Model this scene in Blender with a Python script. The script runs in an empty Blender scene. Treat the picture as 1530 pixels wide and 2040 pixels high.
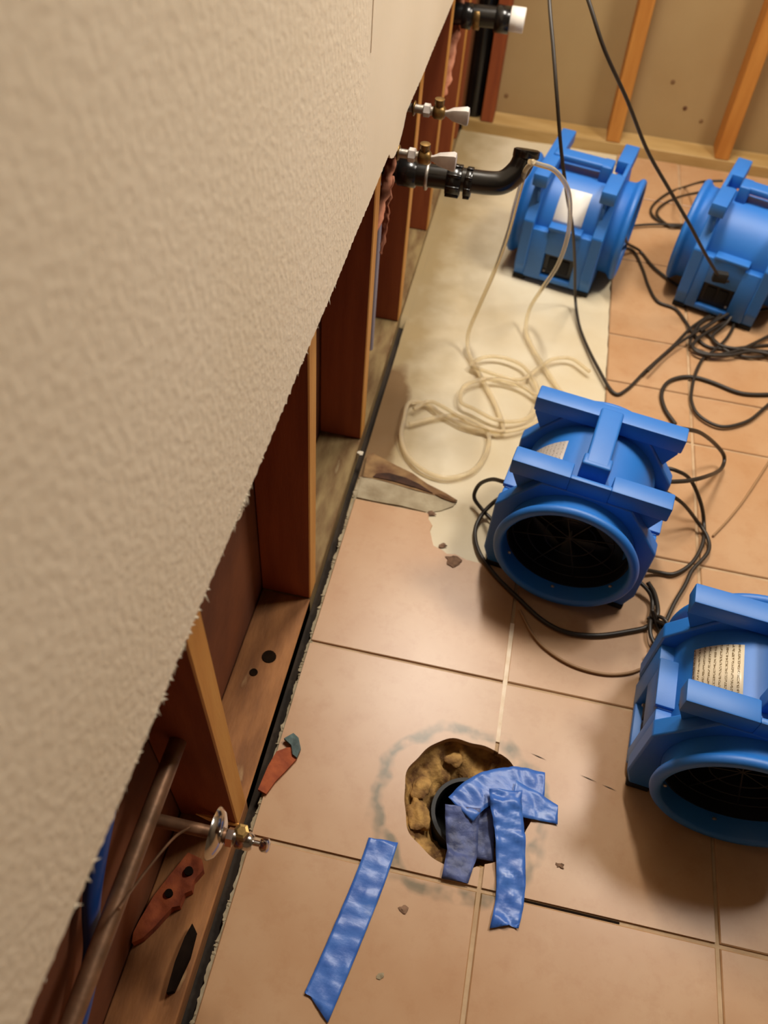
import bpy, bmesh, math, random
from mathutils import Vector, Matrix, noise
random.seed(7)
S = bpy.context.scene
C = S.collection

# ---------------------------------------------------------------- camera
cam = bpy.data.cameras.new('camera')
cam.sensor_fit = 'HORIZONTAL'; cam.sensor_width = 36.0
cam.lens = 1663.8 / 1530 * 36.0
cam.clip_start = 0.01
camo = bpy.data.objects.new('camera', cam); C.objects.link(camo)
camo.location = (0.20064, -0.62126, 1.25102)
camo.rotation_euler = (0.694819, -0.065174, 0.202683)
cam.dof.use_dof = True; cam.dof.focus_distance = 1.15; cam.dof.aperture_fstop = 5.6
S.camera = camo

# ---------------------------------------------------------------- world, lights, exposure
w = bpy.data.worlds.new('world'); S.world = w; w.use_nodes = True
w.node_tree.nodes['Background'].inputs[0].default_value = (0.9, 0.8, 0.68, 1)
w.node_tree.nodes['Background'].inputs[1].default_value = 0.05
S.view_settings.view_transform = 'Standard'; S.view_settings.look = 'None'
S.view_settings.gamma = 1.0; S.view_settings.use_curve_mapping = False
S.view_settings.exposure = 1.45

def area(name, loc, target, sx, sy, power, col):
    l = bpy.data.lights.new(name, 'AREA'); l.shape = 'RECTANGLE'; l.size = sx; l.size_y = sy
    l.energy = power; l.color = col
    o = bpy.data.objects.new(name, l); C.objects.link(o); o.location = loc
    o.rotation_euler = (Vector(target) - Vector(loc)).to_track_quat('-Z', 'Y').to_euler()
    return o
# vanity light bar over the basin on the left wall, plus an added unseen overhead fill for that wall
area('vanity_light', (0.24, 1.20, 2.10), (0.40, 0.6, 0.0), 0.14, 0.60, 12, (1.0, 0.925, 0.82))
area('ceiling_fill', (1.25, 0.95, 2.40), (0.6, 0.6, 0.0), 0.5, 0.5, 17, (1.0, 0.925, 0.82))

# ---------------------------------------------------------------- helpers
def lin(c):
    return tuple((x / 255 / 12.92) if x / 255 <= 0.04045 else ((x / 255 + 0.055) / 1.055) ** 2.4 for x in c)

def mat(name, c1, c2=None, scale=20, rough=0.6, bump=0.0, bscale=60, spec=0.5, metal=0.0, detail=6, c3=None, stretch=None, dist=0.002, coat=0):
    m = bpy.data.materials.new(name); m.use_nodes = True
    nt = m.node_tree; N = nt.nodes; L = nt.links; b = N['Principled BSDF']
    b.inputs['Base Color'].default_value = (*lin(c1), 1)
    b.inputs['Roughness'].default_value = rough
    b.inputs['Metallic'].default_value = metal
    b.inputs['Specular IOR Level'].default_value = spec
    b.inputs['Coat Weight'].default_value = coat
    tc = N.new('ShaderNodeTexCoord'); mp = N.new('ShaderNodeMapping')
    L.new(tc.outputs['Object'], mp.inputs[0])
    if stretch: mp.inputs['Scale'].default_value = stretch
    if c2:
        t = N.new('ShaderNodeTexNoise'); t.inputs['Scale'].default_value = scale; t.inputs['Detail'].default_value = detail
        L.new(mp.outputs[0], t.inputs['Vector'])
        r = N.new('ShaderNodeValToRGB'); e = r.color_ramp.elements
        e[0].position = 0.35; e[1].position = 0.65
        e[0].color = (*lin(c1), 1); e[1].color = (*lin(c2), 1)
        if c3:
            x = r.color_ramp.elements.new(0.8); x.color = (*lin(c3), 1)
        L.new(t.outputs[0], r.inputs[0]); L.new(r.outputs[0], b.inputs['Base Color'])
    if bump:
        t = N.new('ShaderNodeTexNoise'); t.inputs['Scale'].default_value = bscale; t.inputs['Detail'].default_value = 4
        L.new(mp.outputs[0], t.inputs['Vector'])
        bp = N.new('ShaderNodeBump'); bp.inputs['Strength'].default_value = bump; bp.inputs['Distance'].default_value = dist
        L.new(t.outputs[0], bp.inputs['Height']); L.new(bp.outputs[0], b.inputs['Normal'])
    return m

def link(name, me, m=None, parent=None, smooth=None):
    o = bpy.data.objects.new(name, me); C.objects.link(o)
    if m: me.materials.append(m)
    if parent: o.parent = parent
    if smooth is not None:
        me.polygons.foreach_set('use_smooth', [True] * len(me.polygons))
        if smooth < 180:
            try: me.set_sharp_from_angle(angle=math.radians(smooth))
            except Exception: pass
    return o

def obj(name, bm, m=None, parent=None, smooth=None):
    me = bpy.data.meshes.new(name); bmesh.ops.recalc_face_normals(bm, faces=bm.faces[:]); bm.to_mesh(me); bm.free()
    return link(name, me, m, parent, smooth)

def tag(o, label=None, cat=None, group=None, kind=None):
    if label: o['label'] = label
    if cat: o['category'] = cat
    if group: o['group'] = group
    if kind: o['kind'] = kind
    return o

def empty(name, loc=(0, 0, 0), rz=0, rot=None):
    o = bpy.data.objects.new(name, None); C.objects.link(o); o.location = loc
    o.rotation_euler = rot or (0, 0, rz); o.empty_display_size = 0.05
    return o

def box(bm, x0, x1, y0, y1, z0, z1, bev=0.0, seg=2, mtx=None):
    r = bmesh.ops.create_cube(bm, size=1.0); vs = r['verts']
    for v in vs:
        v.co = Vector(((x0 + x1) / 2 + v.co.x * (x1 - x0), (y0 + y1) / 2 + v.co.y * (y1 - y0), (z0 + z1) / 2 + v.co.z * (z1 - z0)))
    es = list({e for v in vs for e in v.link_edges})
    if bev:
        rr = bmesh.ops.bevel(bm, geom=es, offset=bev, segments=seg, affect='EDGES', profile=0.5)
        vs = list({v for f in rr['faces'] for v in f.verts} | {v for v in vs if v.is_valid})
    if mtx: bmesh.ops.transform(bm, matrix=mtx, verts=vs)
    return vs

def bx(name, x0, x1, y0, y1, z0, z1, m, parent=None, bev=0.0, seg=2):
    bm = bmesh.new(); box(bm, x0, x1, y0, y1, z0, z1, bev, seg); return obj(name, bm, m, parent, 40 if bev else None)

def catmull(pts, n=8):
    P = [Vector(p) for p in pts]; out = []
    for i in range(len(P) - 1):
        a = P[i - 1] if i else P[0] * 2 - P[1]; b, c = P[i], P[i + 1]; d = P[i + 2] if i + 2 < len(P) else P[-1] * 2 - P[-2]
        for k in range(n):
            t = k / n
            out.append(0.5 * ((2 * b) + (c - a) * t + (2 * a - 5 * b + 4 * c - d) * t * t + (3 * b - a - 3 * c + d) * t ** 3))
    out.append(P[-1]); return out

def tube(bm, path, r, seg=10, cap=True):
    path = [Vector(p) for p in path]; rings = []; n = len(path)
    rr = r if callable(r) else (lambda i: r)
    up = Vector((0, 0, 1)); T0 = (path[1] - path[0]).normalized()
    if abs(T0.dot(up)) > 0.9: up = Vector((1, 0, 0))
    X = T0.cross(up).normalized()
    for i, q in enumerate(path):
        T = (path[min(i + 1, n - 1)] - path[max(i - 1, 0)])
        T = T.normalized() if T.length > 1e-9 else T0
        X = (X - T * X.dot(T)).normalized(); Y = T.cross(X)
        rings.append([bm.verts.new(q + (X * math.cos(2 * math.pi * k / seg) + Y * math.sin(2 * math.pi * k / seg)) * rr(i)) for k in range(seg)])
    for a, b in zip(rings, rings[1:]):
        for k in range(seg): bm.faces.new((a[k], a[(k + 1) % seg], b[(k + 1) % seg], b[k]))
    if cap: bm.faces.new(rings[0][::-1]); bm.faces.new(rings[-1])
    return rings

def lathe(bm, prof, seg=48, axis='Z', c=(0, 0, 0), closed=False, mtx=None):
    rings = []
    for (r, h) in prof:
        ring = []
        for k in range(seg):
            a = 2 * math.pi * k / seg; u, v = r * math.cos(a), r * math.sin(a)
            q = Vector((u, v, h)) if axis == 'Z' else (Vector((u, h, v)) if axis == 'Y' else Vector((h, u, v)))
            q += Vector(c)
            ring.append(bm.verts.new(mtx @ q if mtx else q))
        rings.append(ring)
    pairs = list(zip(rings, rings[1:])) + ([(rings[-1], rings[0])] if closed else [])
    for a, b in pairs:
        for k in range(seg): bm.faces.new((a[k], a[(k + 1) % seg], b[(k + 1) % seg], b[k]))
    if not closed:
        if prof[0][0] > 1e-6: bm.faces.new(rings[0][::-1])
        if prof[-1][0] > 1e-6: bm.faces.new(rings[-1])
    return rings

def prism(bm, poly, z0, z1, bev=0.0):
    f = bm.faces.new([bm.verts.new((x, y, z0)) for x, y in poly])
    r = bmesh.ops.extrude_face_region(bm, geom=[f])
    nv = [v for v in r['geom'] if isinstance(v, bmesh.types.BMVert)]
    for v in nv: v.co.z = z1
    if bev:
        s = set(nv); es = [e for e in bm.edges if e.verts[0] in s and e.verts[1] in s]
        bmesh.ops.bevel(bm, geom=es, offset=bev, segments=1, affect='EDGES')

def cable(name, pts, r, m, parent=None, seg=8, n=8):
    bm = bmesh.new(); tube(bm, catmull(pts, n), r, seg); return obj(name, bm, m, parent, 60)
PATHS = {
    'hose_one': [(0.219,0.777,0.56),(0.209,0.801,0.53),(0.206,0.842,0.47),(0.2,0.919,0.33),(0.188,0.958,0.22),(0.169,0.978,0.11),(0.156,0.964,0.04),(0.168,0.93,0.01),(0.2,0.871,0.006),(0.244,0.788,0.006),(0.272,0.713,0.006),(0.261,0.692,0.006),(0.195,0.692,0.006),(0.137,0.716,0.006),(0.1,0.739,0.006),(0.062,0.732,0.006),(0.061,0.679,0.006),(0.065,0.625,0.006),(0.091,0.572,0.006),(0.134,0.54,0.006),(0.181,0.536,0.006),(0.228,0.573,0.006),(0.248,0.637,0.006),(0.24,0.689,0.006),(0.203,0.714,0.006),(0.164,0.719,0.006),(0.128,0.703,0.006),(0.074,0.667,0.006)],
    'hose_two': [(0.213,0.775,0.56),(0.231,0.8,0.545),(0.26,0.838,0.52),(0.293,0.899,0.46),(0.312,0.947,0.39),(0.324,0.999,0.3),(0.322,1.05,0.2),(0.304,1.089,0.11),(0.287,1.088,0.05),(0.288,1.055,0.015),(0.309,1.004,0.006),(0.344,0.939,0.006),(0.378,0.877,0.006),(0.409,0.834,0.006)],
    'hose_coil': [(0.447,0.943,0.012),(0.405,0.977,0.012),(0.364,0.966,0.012),(0.337,0.934,0.012),(0.296,0.873,0.012),(0.251,0.869,0.012),(0.197,0.881,0.012),(0.178,0.893,0.012),(0.203,0.925,0.012),(0.243,0.936,0.012),(0.292,0.921,0.012),(0.325,0.873,0.012),(0.339,0.816,0.012),(0.324,0.754,0.012),(0.289,0.728,0.012),(0.25,0.725,0.012),(0.204,0.745,0.012),(0.172,0.761,0.012),(0.172,0.812,0.012),(0.208,0.845,0.012),(0.252,0.857,0.012),(0.299,0.848,0.012),(0.335,0.823,0.012),(0.365,0.798,0.012),(0.351,0.761,0.012),(0.322,0.721,0.012),(0.271,0.691,0.012),(0.216,0.695,0.012),(0.175,0.712,0.012),(0.139,0.732,0.012),(0.104,0.742,0.012),(0.076,0.709,0.012)],
    'hose_seam': [(0.274,0.86,0.018),(0.329,0.881,0.018),(0.372,0.923,0.018)],
    'hang_one': [(0.164,1.297,0.74),(0.191,1.166,0.68),(0.217,1.097,0.62),(0.243,1.052,0.55),(0.272,1.043,0.46),(0.306,1.06,0.36),(0.336,1.104,0.27),(0.367,1.162,0.15),(0.395,1.201,0.03),(0.412,1.135,0.006),(0.432,1.06,0.006),(0.465,0.974,0.006),(0.505,0.892,0.006),(0.536,0.913,0.006),(0.582,0.998,0.006),(0.643,1.102,0.006),(0.687,1.185,0.006),(0.734,1.251,0.006),(0.787,1.306,0.006),(0.854,1.352,0.006),(0.936,1.399,0.006)],
    'hang_two': [(0.193,1.219,0.78),(0.261,1.133,0.7),(0.311,1.106,0.63),(0.379,1.125,0.54),(0.449,1.145,0.44),(0.522,1.152,0.36),(0.589,1.151,0.29),(0.647,1.17,0.22),(0.705,1.203,0.15)],
    'cord_ab': [(0.48,1.292,0.16),(0.513,1.433,0.06),(0.561,1.495,0.008),(0.595,1.432,0.008),(0.634,1.385,0.008),(0.663,1.359,0.008)],
    'cord_floor': [(0.503,1.506,0.006),(0.544,1.493,0.006),(0.569,1.415,0.006),(0.585,1.338,0.006),(0.608,1.278,0.006),(0.652,1.259,0.006),(0.676,1.213,0.006),(0.699,1.158,0.006),(0.728,1.126,0.006),(0.776,1.131,0.006),(0.839,1.159,0.006),(0.914,1.191,0.006)],
    'cord_wrap_b': [(0.747,1.693,0.14),(0.7,1.71,0.12),(0.696,1.896,0.006),(0.642,1.839,0.006),(0.597,1.752,0.006),(0.597,1.695,0.006),(0.632,1.665,0.006),(0.682,1.654,0.006),(0.71,1.613,0.02),(0.743,1.576,0.04)],
    'cord_wrap_b2': [(0.728,1.651,0.13),(0.685,1.679,0.1),(0.662,1.809,0.01),(0.617,1.745,0.01),(0.61,1.692,0.01),(0.645,1.649,0.01),(0.681,1.666,0.01),(0.595,1.641,0.01),(0.539,1.615,0.01),(0.504,1.598,0.01)],
    'cord_tangle': [(0.91,1.157,0.008),(0.834,1.112,0.008),(0.775,1.118,0.008),(0.729,1.174,0.008),(0.706,1.198,0.008),(0.745,1.247,0.008),(0.795,1.245,0.008),(0.779,1.178,0.008),(0.738,1.107,0.008),(0.713,1.071,0.008),(0.693,1.009,0.008),(0.683,0.952,0.008),(0.681,0.908,0.008),(0.693,0.869,0.008),(0.725,0.845,0.008),(0.758,0.846,0.008),(0.805,0.878,0.008),(0.842,0.927,0.008),(0.894,1.003,0.008)],
    'cord_tangle2': [(0.917,1.245,0.012),(0.85,1.174,0.012),(0.798,1.123,0.012),(0.748,1.093,0.012),(0.712,1.091,0.012),(0.683,1.115,0.012),(0.704,1.192,0.012),(0.758,1.282,0.012),(0.764,1.306,0.05),(0.779,1.284,0.09),(0.802,1.281,0.06),(0.777,1.223,0.02),(0.74,1.165,0.01),(0.762,1.129,0.012),(0.834,1.134,0.012),(0.907,1.147,0.012)],
    'cord_tangle3': [(0.917,1.315,0.03),(0.843,1.281,0.02),(0.779,1.231,0.015),(0.713,1.153,0.016),(0.687,1.102,0.016),(0.71,1.079,0.016),(0.77,1.091,0.016),(0.832,1.124,0.016),(0.903,1.122,0.016)],
    'cord_tangle4': [(0.706,1.162,0.02),(0.743,1.207,0.025),(0.796,1.261,0.04),(0.811,1.291,0.07),(0.774,1.274,0.1),(0.728,1.234,0.12)],
    'cord_tangle5': [(0.917,1.397,0.05),(0.842,1.315,0.06),(0.806,1.275,0.05),(0.775,1.262,0.03),(0.739,1.212,0.02),(0.675,1.128,0.02),(0.625,1.059,0.02),(0.578,0.971,0.02)],
    'cord_s': [(0.643,0.824,0.006),(0.621,0.868,0.006),(0.614,0.917,0.006),(0.628,0.962,0.006),(0.658,0.989,0.006),(0.693,0.999,0.006),(0.733,0.992,0.006),(0.784,0.974,0.006),(0.824,0.975,0.006),(0.894,0.996,0.006)],
    'cord_c_right': [(0.56,0.588,0.2),(0.592,0.59,0.2),(0.636,0.634,0.16),(0.697,0.7,0.08),(0.735,0.723,0.03),(0.725,0.683,0.03),(0.664,0.58,0.1),(0.623,0.54,0.12),(0.586,0.518,0.13)],
    'cord_c_right2': [(0.563,0.551,0.13),(0.596,0.551,0.13),(0.635,0.565,0.1),(0.672,0.56,0.05),(0.693,0.549,0.008),(0.689,0.495,0.008),(0.667,0.44,0.008),(0.633,0.404,0.008),(0.6,0.399,0.008),(0.547,0.381,0.03)],
    'cord_c_right3': [(0.583,0.51,0.11),(0.626,0.518,0.08),(0.676,0.534,0.02),(0.697,0.507,0.012),(0.696,0.469,0.012),(0.665,0.418,0.012),(0.65,0.379,0.012),(0.63,0.334,0.012),(0.612,0.285,0.012),(0.589,0.226,0.012)],
    'cord_c_left': [(0.307,0.446,0.12),(0.284,0.446,0.12),(0.262,0.475,0.09),(0.242,0.493,0.05),(0.237,0.485,0.02),(0.257,0.466,0.01),(0.285,0.442,0.008),(0.309,0.411,0.03),(0.337,0.412,0.03)],
    'cord_c_left2': [(0.316,0.463,0.09),(0.295,0.454,0.08),(0.277,0.474,0.03),(0.257,0.447,0.012),(0.251,0.409,0.006),(0.265,0.363,0.006),(0.3,0.318,0.006),(0.346,0.278,0.006),(0.395,0.24,0.006),(0.441,0.225,0.006),(0.494,0.232,0.006),(0.546,0.253,0.006),(0.582,0.273,0.006),(0.6,0.303,0.006),(0.591,0.336,0.02),(0.575,0.353,0.03)],
    'cord_d': [(0.538,0.367,0.03),(0.578,0.343,0.02),(0.59,0.32,0.01),(0.584,0.271,0.014),(0.588,0.241,0.014),(0.606,0.219,0.014)],
    'cord_tan': [(0.353,0.253,0.004),(0.38,0.209,0.004),(0.409,0.182,0.004),(0.454,0.162,0.004),(0.506,0.158,0.004),(0.548,0.169,0.004),(0.578,0.188,0.004)],
    'cord_tan2': [(0.711,0.52,0.004),(0.749,0.58,0.004),(0.789,0.653,0.004),(0.859,0.798,0.004)],
}

# ---------------------------------------------------------------- materials
M_gyp = mat('painted_drywall', (232, 218, 194), (227, 212, 186), 3, 0.75)
# hand-sprayed texture relief, fading out on the smooth patch beyond y = 0.41
def gyp_nodes(m):
    nt = m.node_tree; N = nt.nodes; L = nt.links; b = N['Principled BSDF']
    tc = N.new('ShaderNodeTexCoord'); sx = N.new('ShaderNodeSeparateXYZ'); L.new(tc.outputs['Object'], sx.inputs[0])
    mr = N.new('ShaderNodeMapRange'); mr.inputs[1].default_value = 0.35; mr.inputs[2].default_value = 0.43
    mr.inputs[3].default_value = 1.0; mr.inputs[4].default_value = 0.12
    L.new(sx.outputs['Y'], mr.inputs[0])
    mp = N.new('ShaderNodeMapping'); mp.inputs['Scale'].default_value = (1, 1, 0.8); mp.inputs['Rotation'].default_value = (0.5, 0, 0)
    L.new(tc.outputs['Object'], mp.inputs[0])
    t = N.new('ShaderNodeTexNoise'); t.inputs['Scale'].default_value = 120; t.inputs['Detail'].default_value = 3; t.inputs['Roughness'].default_value = 0.45
    L.new(mp.outputs[0], t.inputs['Vector'])
    r = N.new('ShaderNodeMapRange'); r.interpolation_type = 'SMOOTHSTEP'; r.inputs[1].default_value = 0.40; r.inputs[2].default_value = 0.62
    L.new(t.outputs[0], r.inputs[0])
    mu = N.new('ShaderNodeMath'); mu.operation = 'MULTIPLY'; L.new(r.outputs[0], mu.inputs[0]); L.new(mr.outputs[0], mu.inputs[1])
    bp = N.new('ShaderNodeBump'); bp.inputs['Strength'].default_value = 0.24; bp.inputs['Distance'].default_value = 0.0012
    L.new(mu.outputs[0], bp.inputs['Height']); L.new(bp.outputs[0], b.inputs['Normal'])
gyp_nodes(M_gyp)
M_core = mat('gypsum_core', (215, 205, 185), (190, 178, 155), 80, 0.9, 0.5, 200)
M_paper = mat('torn_paper', (180, 120, 92), (150, 88, 60), 40, 0.9, 0.5, 120)
M_stud_l = mat('stud_wood_lit', (205, 148, 70), (190, 128, 52), 5, 0.6, 0.15, 60, stretch=(8, 8, 0.8))  # lit tone of the stud wood, light put into the colour
M_stud_d = mat('stud_wood_shaded', (156, 80, 40), (134, 62, 28), 5, 0.65, 0.15, 60, stretch=(8, 8, 0.8))  # shaded tone of the same stud wood
M_plate = mat('sole_plate_wood', (142, 120, 78), (104, 76, 42), 14, 0.8, 0.4, 90, c3=(160, 144, 106), stretch=(3, 0.8, 3))
M_plate_b = mat('sole_plate_brown', (160, 108, 62), (122, 78, 42), 12, 0.8, 0.5, 60, c3=(186, 156, 110), stretch=(3, 0.8, 3))
M_plate_y = mat('sole_plate_pine', (184, 152, 98), (164, 130, 74), 6, 0.7, 0.2, 60, stretch=(0.8, 4, 4))
M_back = mat('stained_sheathing', (124, 70, 36), (92, 48, 24), 6, 0.9, 0.3, 50)
M_dark = mat('dark_void', (22, 16, 12), (34, 24, 18), 30, 1.0, spec=0.05)
M_panel = mat('tan_backing_panel', (170, 144, 100), (162, 134, 90), 3, 0.85, 0.1, 90)
M_slab = mat('concrete_slab', (52, 40, 28), (34, 26, 18), 14, 0.9, 0.6, 60)
M_grout = mat('sand_grout', (190, 162, 128), (174, 144, 110), 30, 0.85, 0.3, 200)
M_wall2 = mat('dark_unseen_wall', (104, 92, 76), None, rough=0.8)  # unseen walls and ceiling, colour darkened to cut bounced light

def tile_mat():
    m = mat('tan_ceramic_tile', (188, 150, 113), (179, 137, 98), 7, 0.34, 0.04, 120, spec=0.5, dist=0.001)
    nt = m.node_tree; N = nt.nodes; L = nt.links; b = N['Principled BSDF']
    src = b.inputs['Base Color'].links[0].from_socket
    tc = N.new('ShaderNodeTexCoord')
    t = N.new('ShaderNodeTexNoise'); t.inputs['Scale'].default_value = 26; t.inputs['Detail'].default_value = 8; t.inputs['Roughness'].default_value = 0.7
    L.new(tc.outputs['Object'], t.inputs['Vector'])
    r = N.new('ShaderNodeMapRange'); r.inputs[1].default_value = 0.5; r.inputs[2].default_value = 0.75; r.inputs[3].default_value = 0; r.inputs[4].default_value = 0.32
    L.new(t.outputs[0], r.inputs[0])
    mx = N.new('ShaderNodeMix'); mx.data_type = 'RGBA'; L.new(r.outputs[0], mx.inputs[0]); L.new(src, mx.inputs[6]); mx.inputs[7].default_value = (*lin((158, 104, 58)), 1)
    # grey-green wax stain left around the toilet flange (world-aligned object origin)
    sub = N.new('ShaderNodeVectorMath'); sub.operation = 'DISTANCE'; L.new(tc.outputs['Object'], sub.inputs[0]); sub.inputs[1].default_value = (0.300, -0.125, 0.0)
    n2 = N.new('ShaderNodeTexNoise'); n2.inputs['Scale'].default_value = 18; L.new(tc.outputs['Object'], n2.inputs['Vector'])
    ad = N.new('ShaderNodeMath'); ad.operation = 'MULTIPLY_ADD'; L.new(n2.outputs[0], ad.inputs[0]); ad.inputs[1].default_value = 0.05; L.new(sub.outputs['Value'], ad.inputs[2])
    rp = N.new('ShaderNodeValToRGB'); rp.color_ramp.interpolation = 'EASE'
    e = rp.color_ramp.elements; e[0].position = 0.140; e[0].color = (0, 0, 0, 1); e[1].position = 0.150; e[1].color = (0.95, 0.95, 0.95, 1)
    x = e.new(0.158); x.color = (0.8, 0.8, 0.8, 1); x = e.new(0.168); x.color = (0, 0, 0, 1)
    L.new(ad.outputs[0], rp.inputs[0])
    n3 = N.new('ShaderNodeTexNoise'); n3.inputs['Scale'].default_value = 30; L.new(tc.outputs['Object'], n3.inputs['Vector'])
    mm = N.new('ShaderNodeMath'); mm.operation = 'MULTIPLY'; L.new(rp.outputs[0], mm.inputs[0]); 
    m4 = N.new('ShaderNodeMapRange'); m4.inputs[1].default_value = 0.35; m4.inputs[2].default_value = 0.6; L.new(n3.outputs[0], m4.inputs[0]); L.new(m4.outputs[0], mm.inputs[1])
    mx2 = N.new('ShaderNodeMix'); mx2.data_type = 'RGBA'; L.new(mm.outputs[0], mx2.inputs[0]); L.new(mx.outputs[2], mx2.inputs[6]); mx2.inputs[7].default_value = (*lin((98, 84, 50)), 1)
    L.new(mx2.outputs[2], b.inputs['Base Color'])
    return m
M_tile = tile_mat()

def mortar_mat():
    m = mat('exposed_thinset', (212, 201, 176), (200, 184, 152), 5, 0.7, 0.3, 40, spec=0.3)
    nt = m.node_tree; N = nt.nodes; L = nt.links; b = N['Principled BSDF']
    src = b.inputs['Base Color'].links[0].from_socket
    tc = N.new('ShaderNodeTexCoord'); sx = N.new('ShaderNodeSeparateXYZ'); L.new(tc.outputs['Object'], sx.inputs[0])
    n = N.new('ShaderNodeTexNoise'); n.inputs['Scale'].default_value = 14; n.inputs['Detail'].default_value = 6; L.new(tc.outputs['Object'], n.inputs['Vector'])
    # tan grime fading away from the wall
    a = N.new('ShaderNodeMath'); a.operation = 'MULTIPLY_ADD'; L.new(n.outputs[0], a.inputs[0]); a.inputs[1].default_value = -0.14; L.new(sx.outputs['X'], a.inputs[2])
    r = N.new('ShaderNodeMapRange'); r.inputs[1].default_value = -0.05; r.inputs[2].default_value = 0.10; r.inputs[3].default_value = 0.85; r.inputs[4].default_value = 0
    L.new(a.outputs[0], r.inputs[0])
    mx = N.new('ShaderNodeMix'); mx.data_type = 'RGBA'; L.new(r.outputs[0], mx.inputs[0]); L.new(src, mx.inputs[6]); mx.inputs[7].default_value = (*lin((142, 120, 78)), 1)
    # dark mud stain: distance to an elongated blob by the wall
    vs = N.new('ShaderNodeVectorMath'); vs.operation = 'SUBTRACT'; L.new(tc.outputs['Object'], vs.inputs[0]); vs.inputs[1].default_value = (0.015, 0.66, 0)
    vm = N.new('ShaderNodeVectorMath'); vm.operation = 'MULTIPLY'; L.new(vs.outputs[0], vm.inputs[0]); vm.inputs[1].default_value = (20, 4.8, 0)
    ln = N.new('ShaderNodeVectorMath'); ln.operation = 'LENGTH'; L.new(vm.outputs[0], ln.inputs[0])
    a2 = N.new('ShaderNodeMath'); a2.operation = 'MULTIPLY_ADD'; L.new(n.outputs[0], a2.inputs[0]); a2.inputs[1].default_value = 0.9; L.new(ln.outputs['Value'], a2.inputs[2])
    r2 = N.new('ShaderNodeMapRange'); r2.inputs[1].default_value = 1.25; r2.inputs[2].default_value = 1.5; r2.inputs[3].default_value = 0.9; r2.inputs[4].default_value = 0
    L.new(a2.outputs[0], r2.inputs[0])
    mx2 = N.new('ShaderNodeMix'); mx2.data_type = 'RGBA'; L.new(r2.outputs[0], mx2.inputs[0]); L.new(mx.outputs[2], mx2.inputs[6]); mx2.inputs[7].default_value = (*lin((112, 84, 52)), 1)
    L.new(mx2.outputs[2], b.inputs['Base Color'])
    return m
M_thin = mortar_mat()
M_gray = mat('grey_mortar', (172, 158, 130), (142, 126, 98), 25, 0.85, 0.6, 80)
M_brownpaper = mat('torn_brown_underlay', (150, 118, 76), (96, 62, 36), 22, 0.85, 0.4, 60)
M_blue = mat('blue_polyethylene', (30, 112, 196), (27, 106, 190), 8, 0.5, 0.05, 400, spec=0.7)
M_black = mat('black_plastic', (16, 16, 18), (24, 24, 26), 20, 0.45)
M_inner = mat('black_duct', (10, 10, 13), None, rough=0.6)
M_rubber = mat('black_rubber', (20, 20, 20), None, rough=0.8)
M_cord = mat('black_cord', (44, 36, 28), None, rough=0.45)
M_abs = mat('black_abs', (16, 15, 14), (24, 22, 20), 12, 0.22)
M_chrome = mat('chrome', (205, 200, 195), None, rough=0.18, metal=1.0)
M_alu = mat('dull_metal', (190, 182, 172), (150, 142, 130), 60, 0.4, 0.4, 120, metal=0.7)
M_brass = mat('tarnished_brass', (150, 120, 70), (110, 84, 48), 40, 0.4, 0.2, 100, metal=0.8)
M_lgrey = mat('light_grey_plastic', (206, 198, 190), (188, 178, 170), 60, 0.35)
M_white = mat('white_plastic', (238, 232, 222), None, rough=0.4)
M_rust = mat('orange_rust', (170, 86, 44), (130, 58, 30), 40, 0.85, 0.5, 150, c3=(96, 46, 28))
M_copper = mat('dull_copper', (150, 112, 84), (112, 84, 62), 30, 0.45, 0.2, 80, metal=0.5)
M_pex = mat('blue_pex', (30, 74, 150), None, rough=0.35)
M_teal = mat('teal_flake', (70, 96, 92), (48, 66, 64), 60, 0.6, 0.4, 150)
M_tape = mat('blue_masking_tape', (54, 100, 184), (70, 118, 200), 22, 0.38, 0.22, 90, stretch=(1, 1.6, 1), spec=0.6, c3=(140, 164, 216), detail=3)  # pale bands: crinkle reflections painted into the colour, also unstuck areas
M_tape_d = mat('dark_masking_tape', (84, 98, 150), (58, 66, 100), 40, 0.55, 0.5, 160)  # darker, greyer tone for the tails hanging into the hole
M_chunk = mat('tan_foam_mortar', (192, 150, 84), (96, 62, 30), 38, 0.85, 0.8, 90, c3=(206, 172, 110), dist=0.004)
M_debris = mat('grey_debris', (142, 110, 86), (96, 70, 52), 80, 0.9, 0.5, 200)

def hose_mat():
    m = bpy.data.materials.new('clear_vinyl'); m.use_nodes = True; b = m.node_tree.nodes['Principled BSDF']
    b.inputs['Base Color'].default_value = (*lin((246, 234, 206)), 1); b.inputs['Roughness'].default_value = 0.12
    b.inputs['Transmission Weight'].default_value = 0.75; b.inputs['IOR'].default_value = 1.2
    b.inputs['Subsurface Weight'].default_value = 0.0
    return m
M_hose = hose_mat()

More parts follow.
